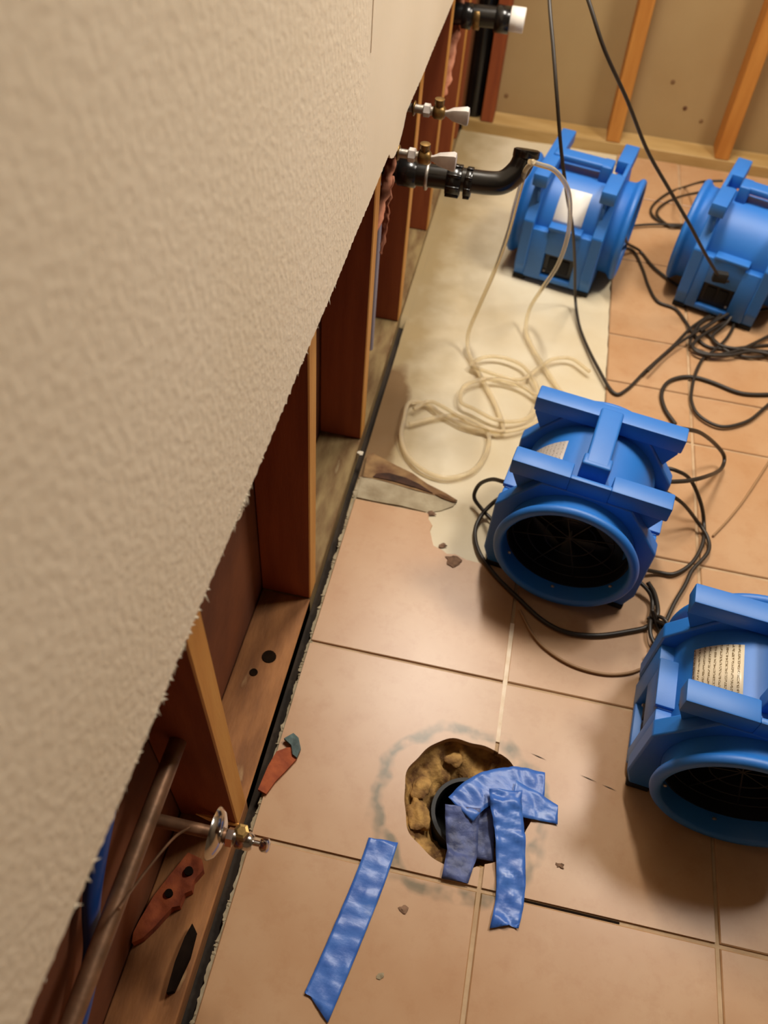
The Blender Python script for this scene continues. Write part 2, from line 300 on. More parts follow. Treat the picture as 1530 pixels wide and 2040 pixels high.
def label_mat(name, base, ink, rows, cover=0.5):
    m = mat(name, base, None, rough=0.35); nt = m.node_tree; N = nt.nodes; L = nt.links; b = N['Principled BSDF']
    tc = N.new('ShaderNodeTexCoord'); sx = N.new('ShaderNodeSeparateXYZ'); L.new(tc.outputs['UV'], sx.inputs[0])
    w1 = N.new('ShaderNodeMath'); w1.operation = 'MULTIPLY'; L.new(sx.outputs['X'], w1.inputs[0]); w1.inputs[1].default_value = rows
    fr = N.new('ShaderNodeMath'); fr.operation = 'FRACT'; L.new(w1.outputs[0], fr.inputs[0])
    gt = N.new('ShaderNodeMath'); gt.operation = 'GREATER_THAN'; L.new(fr.outputs[0], gt.inputs[0]); gt.inputs[1].default_value = 0.6
    no = N.new('ShaderNodeTexNoise'); no.inputs['Scale'].default_value = 40; L.new(tc.outputs['UV'], no.inputs['Vector'])
    g2 = N.new('ShaderNodeMath'); g2.operation = 'GREATER_THAN'; L.new(no.outputs[0], g2.inputs[0]); g2.inputs[1].default_value = 1 - cover
    mu = N.new('ShaderNodeMath'); mu.operation = 'MULTIPLY'; L.new(gt.outputs[0], mu.inputs[0]); L.new(g2.outputs[0], mu.inputs[1])
    mx = N.new('ShaderNodeMix'); mx.data_type = 'RGBA'; L.new(mu.outputs[0], mx.inputs[0]); mx.inputs[6].default_value = (*lin(base), 1); mx.inputs[7].default_value = (*lin(ink), 1)
    L.new(mx.outputs[2], b.inputs['Base Color'])
    return m
M_lab_white = mat('white_sticker', (250, 248, 240), (236, 230, 220), 10, 0.3)
M_lab_grey = label_mat('silver_sticker', (186, 176, 166), (120, 104, 92), 11, 0.45)
M_lab_cream = label_mat('cream_sticker', (222, 206, 176), (128, 108, 76), 9, 0.52)

# ---------------------------------------------------------------- setting: floor
T = 0.33793; XV = 0.34408; YH = 0.10332          # tile pitch, first joint lines
HC = (0.308, -0.112); 
def hole_r(a): return 0.099 + 0.003 * math.sin(3 * a + 1) + 0.002 * math.sin(7 * a) + 0.001 * math.sin(13 * a + 2)
floor = None
def ring_floor(z, x0, x1, y0, y1, rf, zb):
    bm = bmesh.new(); angs = [2 * math.pi * k / 96 for k in range(96)] + [math.atan2(y - HC[1], x - HC[0]) % (2 * math.pi) for x in (x0, x1) for y in (y0, y1)]
    angs = sorted(angs); A = []; B = []; D = []
    for a in angs:
        c, s = math.cos(a), math.sin(a); r = rf(a)
        t = min([((x1 if c > 0 else x0) - HC[0]) / c if abs(c) > 1e-9 else 1e9, ((y1 if s > 0 else y0) - HC[1]) / s if abs(s) > 1e-9 else 1e9])
        A.append(bm.verts.new((HC[0] + r * c, HC[1] + r * s, z))); B.append(bm.verts.new((HC[0] + t * c, HC[1] + t * s, z))); D.append(bm.verts.new((HC[0] + r * c, HC[1] + r * s, zb)))
    n = len(angs)
    for k in range(n):
        j = (k + 1) % n
        bm.faces.new((A[k], B[k], B[j], A[j])); bm.faces.new((D[k], A[k], A[j], D[j]))
    if zb < z - 0.05: bm.faces.new(D)
    return bm
# slab with a bored hole for the closet flange; everything else of the floor lies on it
floor = obj('floor', ring_floor(-0.024, -0.30, 1.95, -1.9, 2.35, lambda a: hole_r(a) + 0.004, -0.13), M_slab)
tag(floor, kind='structure')
obj('grout', ring_floor(-0.0035, 0.006, 1.93, -1.88, 0.441, lambda a: hole_r(a) + 0.002, -0.024), M_grout, floor)
bm = bmesh.new(); box(bm, 0.49, 1.93, 0.441, 2.05, -0.02, -0.0035); obj('grout', bm, M_grout, floor)

def tile(poly, bev=0.0016):
    dz = random.uniform(-0.0006, 0.0006)
    bm = bmesh.new(); prism(bm, poly, -0.013, 0.0 + dz, bev)
    return obj('tile', bm, M_tile, floor)
def rect(x0, x1, y0, y1): return [(x0, y0), (x1, y0), (x1, y1), (x0, y1)]
g = 0.0032
cols = [(0.006, XV - g)] + [(XV + i * T + g, XV + (i + 1) * T - g) for i in range(0, 5)]
cols[-1] = (cols[-1][0], 1.93)
for j in range(-6, 6):
    y0, y1 = YH + j * T + g, YH + (j + 1) * T - g
    if j == 5: y1 = 2.046
    for i, (x0, x1) in enumerate(cols):
        if x1 - x0 < 0.03: continue
        if j >= 1:
            if i == 0: continue
            if i == 1: x0 = 0.491
        if j == -1 and i in (0, 1):
            # tiles cut round the flange hole
            pts = []; side = x1 if i == 0 else x0
            arc = []
            for k in range(181):
                a = math.pi * (0.5 + k / 180) if i == 0 else math.pi * (1.5 + k / 180)
                q = (HC[0] + hole_r(a) * math.cos(a), HC[1] + hole_r(a) * math.sin(a)); arc.append(q)
            if i == 0:
                # fuller arc reaching past the centre to the joint line
                arc = []
                for k in range(241):
                    a = math.radians(60 + k); q = (HC[0] + hole_r(a) * math.cos(a), HC[1] + hole_r(a) * math.sin(a))
                    if q[0] < side - 0.0005: arc.append(q)
                arc = arc[::3]
                poly = [(x0, y0), (x1, y0), (side, arc[-1][1])] + arc[::-1] + [(side, arc[0][1]), (x1, y1), (x0, y1)]
            else:
                arc = []
                for k in range(-90, 91):
                    a = math.radians(k); q = (HC[0] + hole_r(a) * math.cos(a), HC[1] + hole_r(a) * math.sin(a))
                    if q[0] > side + 0.0005: arc.append(q)
                arc = arc[::3]
                poly = [(x0, y0), (x1, y0), (x1, y1), (x0, y1), (side, arc[-1][1])] + arc[::-1] + [(side, arc[0][1])]
            tile(poly, 0.0)
            continue
        if j == 0 and i == 0:
            # corner broken away beside the wet patch
            tile([(x0, y0), (x1, y0), (x1, 0.352), (0.318, 0.357), (0.301, 0.352), (0.272, 0.343), (0.245, 0.344), (0.222, 0.352), (0.206, 0.349), (0.196, 0.356), (0.178, 0.362), (0.172, 0.378), (0.166, 0.395), (0.168, 0.41), (0.158, 0.424), (0.157, y1), (x0 + 0.002, y1)], 0.001)
            continue
        if j == 2:
            # this course is made of two cut strips
            tile(rect(x0, x1, y0, 0.9375)); tile(rect(x0, x1, 0.9425, y1)); continue
        if j == 0 and i == 1:
            tile(rect(x0, x1, y0, y1)); continue
        tile(rect(x0, x1, y0, y1))

# exposed thinset where the tiles were lifted (pale patch running to the back wall), with the broken-corner bay
def thin_patch():
    bm = bmesh.new(); nx, ny = 40, 110; V = {}
    for i in range(nx + 1):
        for j in range(ny + 1):
            x = 0.0 + 0.489 * i / nx; y = 0.40 + 1.65 * j / ny
            if i == nx: x += 0.004 * noise.noise(Vector((3, y * 30, 0)))
            z = -0.0055 + 0.0025 * noise.noise(Vector((x * 9, y * 9, 1))) + 0.001 * noise.noise(Vector((x * 40, y * 40, 5)))
            if x < 0.05 and 0.5 < y < 0.95: z -= 0.004
            V[i, j] = bm.verts.new((x, y, min(z, -0.003)))
    for i in range(nx):
        for j in range(ny): bm.faces.new((V[i, j], V[i + 1, j], V[i + 1, j + 1], V[i, j + 1]))
    # skirt down to the slab on the wall side
    return bm
th = obj('thinset_bed', thin_patch(), M_thin, floor, 60)
bm = bmesh.new(); prism(bm, [(0.150, 0.338), (0.343, 0.338), (0.343, 0.445), (0.150, 0.445)], -0.02, -0.0026); obj('thinset_bed', bm, M_thin, floor)
# ridge of grey mortar along the lifted course and torn brown underlay behind it
def lump_strip(poly, z0, z1, amp, seed):
    bm = bmesh.new(); f = bm.faces.new([bm.verts.new((x, y, z1)) for x, y in poly])
    bmesh.ops.triangulate(bm, faces=[f]); bmesh.ops.subdivide_edges(bm, edges=bm.edges[:], cuts=3, use_grid_fill=True)
    for v in bm.verts:
        if not v.is_boundary: v.co.z += amp * noise.noise(Vector((v.co.x * 60, v.co.y * 60, seed)))
    r = bmesh.ops.extrude_face_region(bm, geom=bm.faces[:])
    for v in r['geom']:
        if isinstance(v, bmesh.types.BMVert): v.co.z = z0
    return bm
obj('mortar_ridge', lump_strip([(0.010, 0.444), (0.05, 0.443), (0.10, 0.445), (0.156, 0.441), (0.178, 0.452), (0.200, 0.470), (0.205, 0.484), (0.17, 0.487), (0.12, 0.490), (0.07, 0.497), (0.03, 0.500), (0.008, 0.498)], -0.02, -0.0015, 0.002, 3), M_gray, floor, 60)
obj('torn_underlay', lump_strip([(0.010, 0.500), (0.05, 0.500), (0.10, 0.494), (0.15, 0.489), (0.197, 0.484), (0.206, 0.487), (0.18, 0.500), (0.14, 0.515), (0.105, 0.536), (0.07, 0.548), (0.035, 0.553), (0.015, 0.57), (0.006, 0.56)], -0.02, -0.001, 0.0015, 9), M_brownpaper, floor, 60)
obj('torn_underlay', lump_strip([(0.030, 0.503), (0.07, 0.503), (0.12, 0.497), (0.155, 0.491), (0.125, 0.508), (0.095, 0.518), (0.06, 0.522), (0.035, 0.514)], -0.002, 0.0012, 0.002, 4), mat('dark_paper', (74, 44, 26), (44, 26, 16), 40, 0.9, 0.5, 80), floor, 60)  # darker brown layer laid over the underlay
obj('torn_underlay', lump_strip([(0.160, 0.489), (0.178, 0.482), (0.200, 0.478), (0.206, 0.480), (0.19, 0.487), (0.17, 0.493)], -0.002, 0.001, 0.001, 5), mat('brown_paper', (98, 66, 30), (70, 42, 20), 40, 0.9), floor, 60)  # small darker brown piece at the end of the ridge
# ragged mortar edge under the tile cut, then loose crumbs
bm = bmesh.new(); n = 360; A = []
for i in range(n + 1):
    y = -0.9 + 1.4 * i / n; e = 0.0015 + 0.0045 * noise.noise(Vector((y * 40, 2, 0))) + 0.003 * noise.noise(Vector((y * 150, 5, 0)))
    zz = -0.004 + 0.002 * noise.noise(Vector((y * 80, 8, 0)))
    A.append([bm.verts.new(q) for q in ((0.009, y, -0.0022), (e, y, zz), (e - 0.002, y, -0.024))])
for p0, p1 in zip(A, A[1:]):
    for k in range(2): bm.faces.new((p0[k], p1[k], p1[k + 1], p0[k + 1]))
obj('mortar_edge', bm, M_gray, floor, 60)
bm = bmesh.new()
for k in range(60):
    y = random.uniform(-0.75, 0.5); s = random.uniform(0.001, 0.003)
    r = bmesh.ops.create_icosphere(bm, subdivisions=1, radius=s)
    for v in r['verts']: v.co += v.normal * random.uniform(-0.3, 0.3) * s; v.co.z *= 0.6; v.co += Vector((0.001 + abs(random.gauss(0, 0.004)), y, -0.003))
tag(obj('mortar_crumbs', bm, M_gray, floor), kind='stuff')
bm = bmesh.new(); box(bm, XV - 0.0040, XV + 0.0040, -0.005, 0.225, -0.004, -0.0006, 0.0004, 1); obj('grout', bm, mat('fresh_white_grout', (238, 220, 196), (222, 198, 168), 40, 0.7, 0.3, 150), floor)

# grimy mortar filling the far part of the wall gap
bm = bmesh.new(); n = 60; A = []
for i in range(n + 1):
    y = 1.02 + 1.03 * i / n; A.append([bm.verts.new(q) for q in ((-0.0135, y, -0.003 + 0.003 * noise.noise(Vector((y * 20, 1, 0))) - (0.02 if i == 0 else 0)), (0.004, y, -0.004 - (0.02 if i == 0 else 0)))])
for p0, p1 in zip(A, A[1:]): bm.faces.new((p0[0], p0[1], p1[1], p1[0]))
obj('mortar_fill', bm, M_thin, floor, 60)
M_mark = mat('dark_mark', (84, 74, 64), None, rough=0.9)
for (xa, ya, xb, yb) in ((0.398, -0.012, 0.424, -0.018), (0.478, -0.030, 0.505, -0.036), (0.512, -0.038, 0.536, -0.043)):
    bm = bmesh.new(); d = Vector((xb - xa, yb - ya, 0)); s_ = Vector((-d.y, d.x, 0)).normalized() * 0.0007
    q = [Vector((xa, ya, 0.0008)), Vector(((xa + xb) / 2, (ya + yb) / 2, 0.0008)), Vector((xb, yb, 0.0008))]
    t_ = [bm.verts.new(q[0]), bm.verts.new(q[1] + s_), bm.verts.new(q[2]), bm.verts.new(q[1] - s_)]; bm.faces.new(t_)
    obj('scratch', bm, M_mark, floor)
bx('open_joint', 0.405, 0.545, -0.2362, -0.2335, -0.0034, -0.0026, M_dark, floor)

# ---------------------------------------------------------------- setting: left wall (cut drywall, studs, plate)
ZC = 0.623
def drywall():
    bm = bmesh.new(); n = 1300; y0, y1 = -1.9, 2.05; F = []; K = []; U = []; UB = []
    ph = 0.0
    for i in range(n + 1):
        y = y0 + (y1 - y0) * i / n
        saw = (y * 62 + 0.4 * noise.noise(Vector((y * 11, 0, 0)))) % 1.0
        amp = 0.007 if y < 0.35 else 0.003
        z = ZC + 0.004 * noise.noise(Vector((y * 6, 3, 0))) + 0.0022 * noise.noise(Vector((y * 120, 7, 0))) - amp * (max(0, saw - 0.55) / 0.45) * (0.3 + 0.7 * abs(noise.noise(Vector((y * 17, 1, 4)))))
        if 0.60 < y < 0.74: z -= 0.030 * math.sin((y - 0.60) / 0.14 * math.pi) ** 0.7
        if -0.15 < y < -0.11: z -= 0.007 * math.sin((y + 0.15) / 0.04 * math.pi)
        F.append(bm.verts.new((0, y, z))); K.append(bm.verts.new((-0.0127, y, z + 0.003)))
        U.append(bm.verts.new((0, y, 2.44))); UB.append(bm.verts.new((-0.0127, y, 2.44)))
    for i in range(n):
        bm.faces.new((F[i], F[i + 1], U[i + 1], U[i])); bm.faces.new((K[i + 1], K[i], UB[i], UB[i + 1])); bm.faces.new((F[i + 1], F[i], K[i], K[i + 1]))
    return bm
wl = obj('wall_left', drywall(), M_gyp)
wl.data.materials.append(M_core)
for p_ in wl.data.polygons:
    if p_.normal.z < -0.5: p_.material_index = 1
tag(wl, kind='structure')
bx('caulk_bead', -0.001, 0.0007, 0.408, 0.4105, 0.84, 2.3, mat('old_caulk', (214, 192, 162), None, rough=0.6), wl, 0.0003, 1)
# frayed paper tufts on the cut line
bm = bmesh.new()
for k in range(120):
    y = random.choice([random.uniform(-0.75, 0.25), random.gauss(-0.12, 0.015), random.gauss(-0.30, 0.03)]); l = random.uniform(0.003, 0.010)
    a = random.uniform(-0.8, 0.8); c = Vector((random.uniform(-0.001, 0.001), y, ZC + 0.002)); d = Vector((random.uniform(0, 0.4), math.sin(a), -math.cos(a))) * l
    s = Vector((0, 0.0016, 0)); t_ = Vector((0.0008, 0, 0))
    vs = [bm.verts.new(q) for q in (c - s, c + s, c + t_, c + d)]
    for f in ((0, 1, 3), (1, 2, 3), (2, 0, 3), (0, 2, 1)): bm.faces.new([vs[q] for q in f])
tag(obj('frayed_paper', bm, M_core, wl), kind='stuff')

S0 = -0.19405
def stud(k, dy0=0.0):
    y1 = S0 + 0.4064 * k
    bm = bmesh.new(); vs = box(bm, -0.101, -0.0135, y1 - 0.038, y1, 0.021, 2.40, 0.002, 1)
    if k == 0:
        for v in bm.verts: v.co.y -= 0.05 * (v.co.z - 0.02)
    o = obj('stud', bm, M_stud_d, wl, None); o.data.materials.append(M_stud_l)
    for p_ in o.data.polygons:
        if p_.normal.x > 0.5: p_.material_index = 1  # front face painted in the lit tone, other faces in the shaded one
    return o
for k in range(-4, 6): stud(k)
# double corner stud and a pipe-dark gap
bx('stud', -0.085, -0.0135, 1.93, 1.968, 0.021, 2.40, M_stud_d, wl, 0.002, 1)
pl = bx('sole_plate', -0.101, -0.0135, S0, 1.99, -0.022, 0.020, M_plate, wl, 0.002, 1)
pl2 = bx('sole_plate', -0.101, -0.0135, -1.85, S0 + 0.4064 - 0.038, -0.0225, 0.0205, M_plate_b, wl, 0.002, 1)
pl.location.y = 0.0
bm = bmesh.new()
for (x, y, r) in ((-0.050, 0.046, 0.0105), (-0.066, 0.012, 0.006)):
    lathe(bm, [(r * 1.15, 0.0205), (r * 1.1, 0.0222), (r * 0.7, 0.0218), (r * 0.35, 0.0212)], 16, 'Z', (x, y, 0))
obj('knot', bm, mat('knot', (26, 18, 12), (38, 26, 16), 60, 1.0, spec=0.05), pl2, 60)
bm = bmesh.new(); box(bm, -0.125, -0.102, -1.9, 2.05, -0.02, 2.44); obj('sheathing', bm, M_back, wl)
# shim splinter at the foot of the near stud
bm = bmesh.new(); tube(bm, [(-0.066, -0.246, 0.075), (-0.05, -0.242, 0.058), (-0.03, -0.236, 0.04), (-0.012, -0.232, 0.028)], lambda i: (0.0008, 0.004, 0.0045, 0.002)[i], 5)
sp = obj('wood_splinter', bm, M_stud_l); tag(sp, 'pale wood splinter leaning at foot of nearest stud, above chrome flange', 'splinter')

# ---------------------------------------------------------------- setting: back wall
YB = 2.05
wb = bx('wall_back', -0.125, 1.95, YB + 0.09, YB + 0.11, -0.02, 2.44, M_panel); tag(wb, kind='structure')
bx('sole_plate', -0.012, 1.93, YB, YB + 0.089, -0.012, 0.032, M_plate_y, wb, 0.003, 1)
def bstud(xc, lean, wdt=0.042):
    bm = bmesh.new(); box(bm, xc - wdt / 2, xc + wdt / 2, YB + 0.001, YB + 0.089, 0.0325, 2.40, 0.002, 1)
    for v in bm.verts: v.co.x -= lean * min(v.co.z, 0.6)
    return obj('stud', bm, mat('warm_stud', (196, 134, 60), (180, 116, 46), 5, 0.6, 0.15, 60, stretch=(8, 8, 0.8)) if xc > 0.2 else M_stud_d, wb)
bstud(0.470, 0.13); bstud(0.806, 0.10); bstud(1.21, 0.05); bstud(1.62, 0.0)
bx('stud', 0.045, 0.085, YB + 0.001, YB + 0.089, 0.0325, 2.40, mat('red_stud', (150, 74, 32), (128, 58, 24), 5, 0.6, 0.15, 60, stretch=(8, 8, 0.8)), wb, 0.002, 1)
bx('stud', -0.048, -0.013, YB + 0.004, YB + 0.06, 0.0325, 2.40, mat('dim_stud', (130, 80, 38), (112, 64, 30), 5, 0.6, stretch=(8, 8, 0.8)), wb, 0.002, 1)
bm = bmesh.new()
for (x, z) in ((0.11, 0.085), (0.72, 0.10), (0.66, 0.13), (0.60, 0.20)):
    lathe(bm, [(0.007, YB + 0.0895), (0.006, YB + 0.0885), (0.001, YB + 0.088)], 10, 'Y', (x, 0, z))
obj('nail_scuff', bm, M_brownpaper, wb)

# unseen remainder of the room, for the light to bounce in
tag(bx('unseen_wall_right', 1.95, 2.0, -1.9, 2.16, -0.02, 2.44, M_wall2), kind='structure')
tag(bx('unseen_wall_front', -0.125, 2.0, -1.95, -1.9, -0.02, 2.44, M_wall2), kind='structure')
tag(bx('unseen_ceiling', -0.125, 2.0, -1.95, 2.16, 2.44, 2.48, M_wall2), kind='structure')

# ---------------------------------------------------------------- air movers
def fan():
    root = empty('air_mover')
    ZR = 0.134
    outline = [(-0.128, 0.012), (0.128, 0.012), (0.140, 0.045), (0.140, 0.168), (0.075, 0.252), (-0.075, 0.252), (-0.140, 0.168), (-0.140, 0.045)]
    def ray(a):
        c, s = math.cos(a), math.sin(a); best = 1e9
        for (p0, p1) in zip(outline, outline[1:] + outline[:1]):
            ax, az = p0[0], p0[1] - ZR; dx, dz = p1[0] - p0[0], p1[1] - p0[1]
            den = c * dz - s * dx
            if abs(den) < 1e-12: continue
            t = (ax * dz - az * dx) / den; u = (ax * s - az * c) / den
            if t > 0 and -1e-6 <= u <= 1 + 1e-6: best = min(best, t)
        return best
    angs = sorted([2 * math.pi * k / 96 for k in range(96)] + [math.atan2(z - ZR, x) % (2 * math.pi) for x, z in outline])
    def plate(y0, y1):
        bm = bmesh.new(); R = []
        for a in angs:
            c, s = math.cos(a), math.sin(a); t = ray(a); r = 0.1085
            R.append([bm.verts.new((t * c, y0, ZR + t * s)), bm.verts.new((t * c, y1, ZR + t * s)), bm.verts.new((r * c, y1, ZR + r * s)), bm.verts.new((r * c, y0, ZR + r * s))])
        n = len(R)
        for k in range(n):
            A, B = R[k], R[(k + 1) % n]
            for q in range(4): bm.faces.new((A[q], B[q], B[(q + 1) % 4], A[(q + 1) % 4]))
        return bm
    for sgn in (-1, 1):
        y0, y1 = sorted((sgn * 0.100, sgn * 0.072))
        f = obj('end_frame', plate(y0, y1), M_blue, root, 30)
        bv = f.modifiers.new('bevel', 'BEVEL'); bv.width = 0.003; bv.segments = 2; bv.limit_method = 'ANGLE'; bv.angle_limit = math.radians(35)
        # carrying bar with projecting ears
        bm = bmesh.new(); ya, yb = sorted((sgn * 0.100, sgn * 0.064))
        if sgn < 0:
            box(bm, -0.131, -0.033, ya, yb, 0.252, 0.283, 0.003)
            box(bm, 0.033, 0.131, ya, yb, 0.252, 0.283, 0.003)
            box(bm, -0.034, 0.034, ya, yb - 0.026, 0.250, 0.283, 0.003)
        else:
            box(bm, -0.131, 0.131, ya, yb, 0.252, 0.283, 0.003)
        for e in (-1, 1):   # thin web under each ear, along the shoulder
            prism_pts = [(e * 0.075, 0.252), (e * 0.122, 0.253), (e * 0.128, 0.240), (e * 0.112, 0.206)]
            q = [bm.verts.new((x, sgn * 0.082, z)) for x, z in prism_pts]; q2 = [bm.verts.new((x, sgn * 0.076, z)) for x, z in prism_pts]
            bm.faces.new(q); bm.faces.new(q2[::-1])
            for k in range(4): bm.faces.new((q[k], q[(k + 1) % 4], q2[(k + 1) % 4], q2[k]))
        obj('stacking_bar', bm, M_blue, root, 40)
        # round mouth lip
        bm = bmesh.new(); Y = sgn * 0.096
        L_ = 0.051 if sgn < 0 else 0.044
        g_ = lambda d: Y + sgn * (L_ - d)
        prof = [(0.1075, Y), (0.1075, g_(0.006)), (0.109, g_(0.002)), (0.1125, g_(0)), (0.119, g_(0.001)), (0.123, g_(0.005)), (0.124, g_(0.010)), (0.1215, g_(0.015)), (0.116, g_(0.019)), (0.1115, g_(0.026)), (0.1105, Y)]
        lathe(bm, prof, 72, 'Y', (0, 0, ZR), closed=True); obj('mouth_lip', bm, M_blue, root, 60)
        # screws round the lip
        for k in range(6):
            a = math.pi / 6 + k * math.pi / 3; c0 = (0.1060 * math.cos(a), Y + sgn * 0.026, ZR + 0.1060 * math.sin(a))
            bm = bmesh.new(); lathe(bm, [(0.0035, -0.001), (0.0035, 0.001), (0.001, 0.002)] if sgn > 0 else [(0.0035, 0.001), (0.0035, -0.001), (0.001, -0.002)], 8, 'Y', c0)
            obj('screw', bm, M_alu, root)
        # guard
        bm = bmesh.new(); yg = sgn * 0.092
        for r in (0.045, 0.075, 0.102):
            lathe(bm, [(r - 0.0012, yg), (r, yg + 0.0012), (r + 0.0012, yg), (r, yg - 0.0012)], 40, 'Y', (0, 0, ZR), closed=True)
        for k in range(4):
            a = math.pi / 4 * k + 0.3; tube(bm, [(-0.106 * math.cos(a), yg, ZR - 0.106 * math.sin(a)), (0.106 * math.cos(a), yg, ZR + 0.106 * math.sin(a))], 0.0013, 6)
        obj('guard', bm, M_inner, root, 60)
    bm = bmesh.new(); lathe(bm, [(0.1170, -0.074), (0.1170, 0.074), (0.1085, 0.074), (0.1085, -0.074)], 72, 'Y', (0, 0, ZR), closed=True)
    obj('drum', bm, M_blue, root, 50)
    bm = bmesh.new(); lathe(bm, [(0.1074, -0.112), (0.1074, 0.112), (0.1045, 0.112), (0.1045, -0.112)], 72, 'Y', (0, 0, ZR), closed=True)
    obj('duct', bm, M_inner, root, 60)
    # rotor with blades
    bm = bmesh.new(); lathe(bm, [(0.0, -0.056), (0.02, -0.054), (0.034, -0.044), (0.036, 0.04), (0.034, 0.05)], 32, 'Y', (0, 0, ZR))
    rot = obj('rotor', bm, M_black, root, 50)
    bm = bmesh.new(); n = 6; top = []; 
    for i in range(n + 1):
        r = 0.030 + 0.068 * i / n; wd = 0.030 + 0.014 * i / n; an = math.radians(50 - 22 * i / n)
        row = []
        for s in (-1, 0, 1):
            for th_ in (-0.0008, 0.0008):
                row.append(bm.verts.new((s * wd * math.cos(an), -0.012 + s * wd * math.sin(an) * 0.55 + th_ + 0.004 * (1 - s * s), r)))
        top.append(row)
    for A, B in zip(top, top[1:]):
        for q in (0, 2):
            bm.faces.new((A[q], A[q + 2], B[q + 2], B[q])); bm.faces.new((A[q + 1], B[q + 1], B[q + 3], A[q + 3]))
        bm.faces.new((A[0], B[0], B[1], A[1])); bm.faces.new((A[4], A[5], B[5], B[4]))
    me = bpy.data.meshes.new('blade'); bmesh.ops.recalc_face_normals(bm, faces=bm.faces[:]); bm.to_mesh(me); bm.free(); me.materials.append(M_black)
    for k in range(7):
        o = bpy.data.objects.new('blade', me); C.objects.link(o); o.parent = rot; o.location = (0, 0, ZR)
        o.rotation_euler = (0, 2 * math.pi * k / 7, 0)
    # handle
    bm = bmesh.new(); box(bm, -0.020, 0.020, -0.058, 0.084, 0.272, 0.2885, 0.005, 3); box(bm, -0.024, 0.024, -0.062, -0.036, 0.246, 0.2880, 0.004, 3)
    obj('handle', bm, M_blue, root, 45)
    # side housings
    for sgn in (-1, 1):
        X0, X1 = (0.098, 0.137)
        def bb(bm, a, b, c, d, e, f_, bev=0.003):
            lo, hi = sorted((sgn * a, sgn * b)); box(bm, lo, hi, c, d, e, f_, bev)
        bm = bmesh.new()
        bb(bm, X0, X1, -0.073, -0.047, 0.016, 0.160); bb(bm, X0, X1, 0.030, 0.073, 0.016, 0.150)
        bb(bm, X0, X1 - 0.0005, -0.049, 0.032, 0.092, 0.162); bb(bm, X0, X1 - 0.0003, -0.049, 0.032, 0.016, 0.030)
        bb(bm, X0 - 0.02, X1 + 0.003, -0.046, 0.036, 0.158, 0.167, 0.002)
        obj('side_panel', bm, M_blue, root, 40)
        bm = bmesh.new(); lo, hi = sorted((sgn * 0.100, sgn * 0.124)); box(bm, lo, hi, -0.0465, 0.0295, 0.0305, 0.0915)
        pp = obj('power_panel', bm, M_black, root)
        for yo in (-0.024, 0.006):
            bm = bmesh.new(); lo, hi = sorted((sgn * 0.1235, sgn * 0.1275)); box(bm, lo, hi, yo - 0.012, yo + 0.012, 0.042, 0.080, 0.002)
            obj('outlet', bm, M_rubber, pp, 40)
        bm = bmesh.new(); lathe(bm, [(0.003, sgn * 0.123), (0.003, sgn * 0.128), (0.001, sgn * 0.129)] if sgn > 0 else [(0.003, -0.123), (0.003, -0.128), (0.001, -0.129)], 10, 'X', (0, 0.024, 0.040))
        obj('breaker_button', bm, M_alu, pp)
        for yo in (-0.085, 0.085):
            bx('foot', sgn * 0.112 - 0.018, sgn * 0.112 + 0.018, yo - 0.016, yo + 0.016, 0.0, 0.0135, M_rubber, root, 0.002, 1)
    return root

def copy_tree(o, parent=None):
    c = o.copy(); C.objects.link(c); c.parent = parent
    for ch in list(o.children): copy_tree(ch, c)
    return c
def sticker(root, m, a0, a1, y0, y1, lab):
    bm = bmesh.new(); uvl = bm.loops.layers.uv.new('uv'); n = 10; A = []; r = 0.1176
    for i in range(n + 1):
        a = math.radians(a0 + (a1 - a0) * i / n)
        A.append([bm.verts.new((r * math.cos(a), y, 0.134 + r * math.sin(a))) for y in (y0, y1)])
    for i in range(n):
        f = bm.faces.new((A[i][0], A[i + 1][0], A[i + 1][1], A[i][1]))
        for l, uv in zip(f.loops, ((i / n, 0), ((i + 1) / n, 0), ((i + 1) / n, 1), (i / n, 1))): l[uvl].uv = uv
    o = obj('sticker', bm, m, root, 60); s = o.modifiers.new('s', 'SOLIDIFY'); s.thickness = 0.0004; s.offset = 0
    o['label'] = lab; return o
GRP = 'blue air movers drying the floor'
fan_c = fan()
fan_a = copy_tree(fan_c); fan_b = copy_tree(fan_c); fan_d = copy_tree(fan_c)
def place(f, x, y, rz, lab, z=0.0):
    f.location = (x, y, z); f.rotation_euler = (0, 0, math.radians(rz)); tag(f, lab, 'air mover', GRP)
place(fan_c, 0.424, 0.422, -9.4, 'central blue air mover, round black mouth forward, half on the pale patch')
place(fan_a, 0.357, 1.400, 78.5, 'blue air mover standing sideways on the pale patch, blank white sticker facing forward', -0.004)
place(fan_b, 0.780, 1.378, -107.5, 'blue air mover standing sideways on tiles at right, no sticker, cords tangled before it')
place(fan_d, 0.688, 0.056, -6.0, 'nearest blue air mover, cut off by the right edge, cream printed sticker on its drum')
sticker(fan_c, M_lab_grey, 118, 160, -0.060, 0.030, 'silver-grey printed sticker')
sticker(fan_d, M_lab_cream, 112, 148, -0.050, 0.045, 'cream printed sticker')
sticker(fan_a, M_lab_white, 122, 164, -0.038, 0.034, 'blank white sticker')

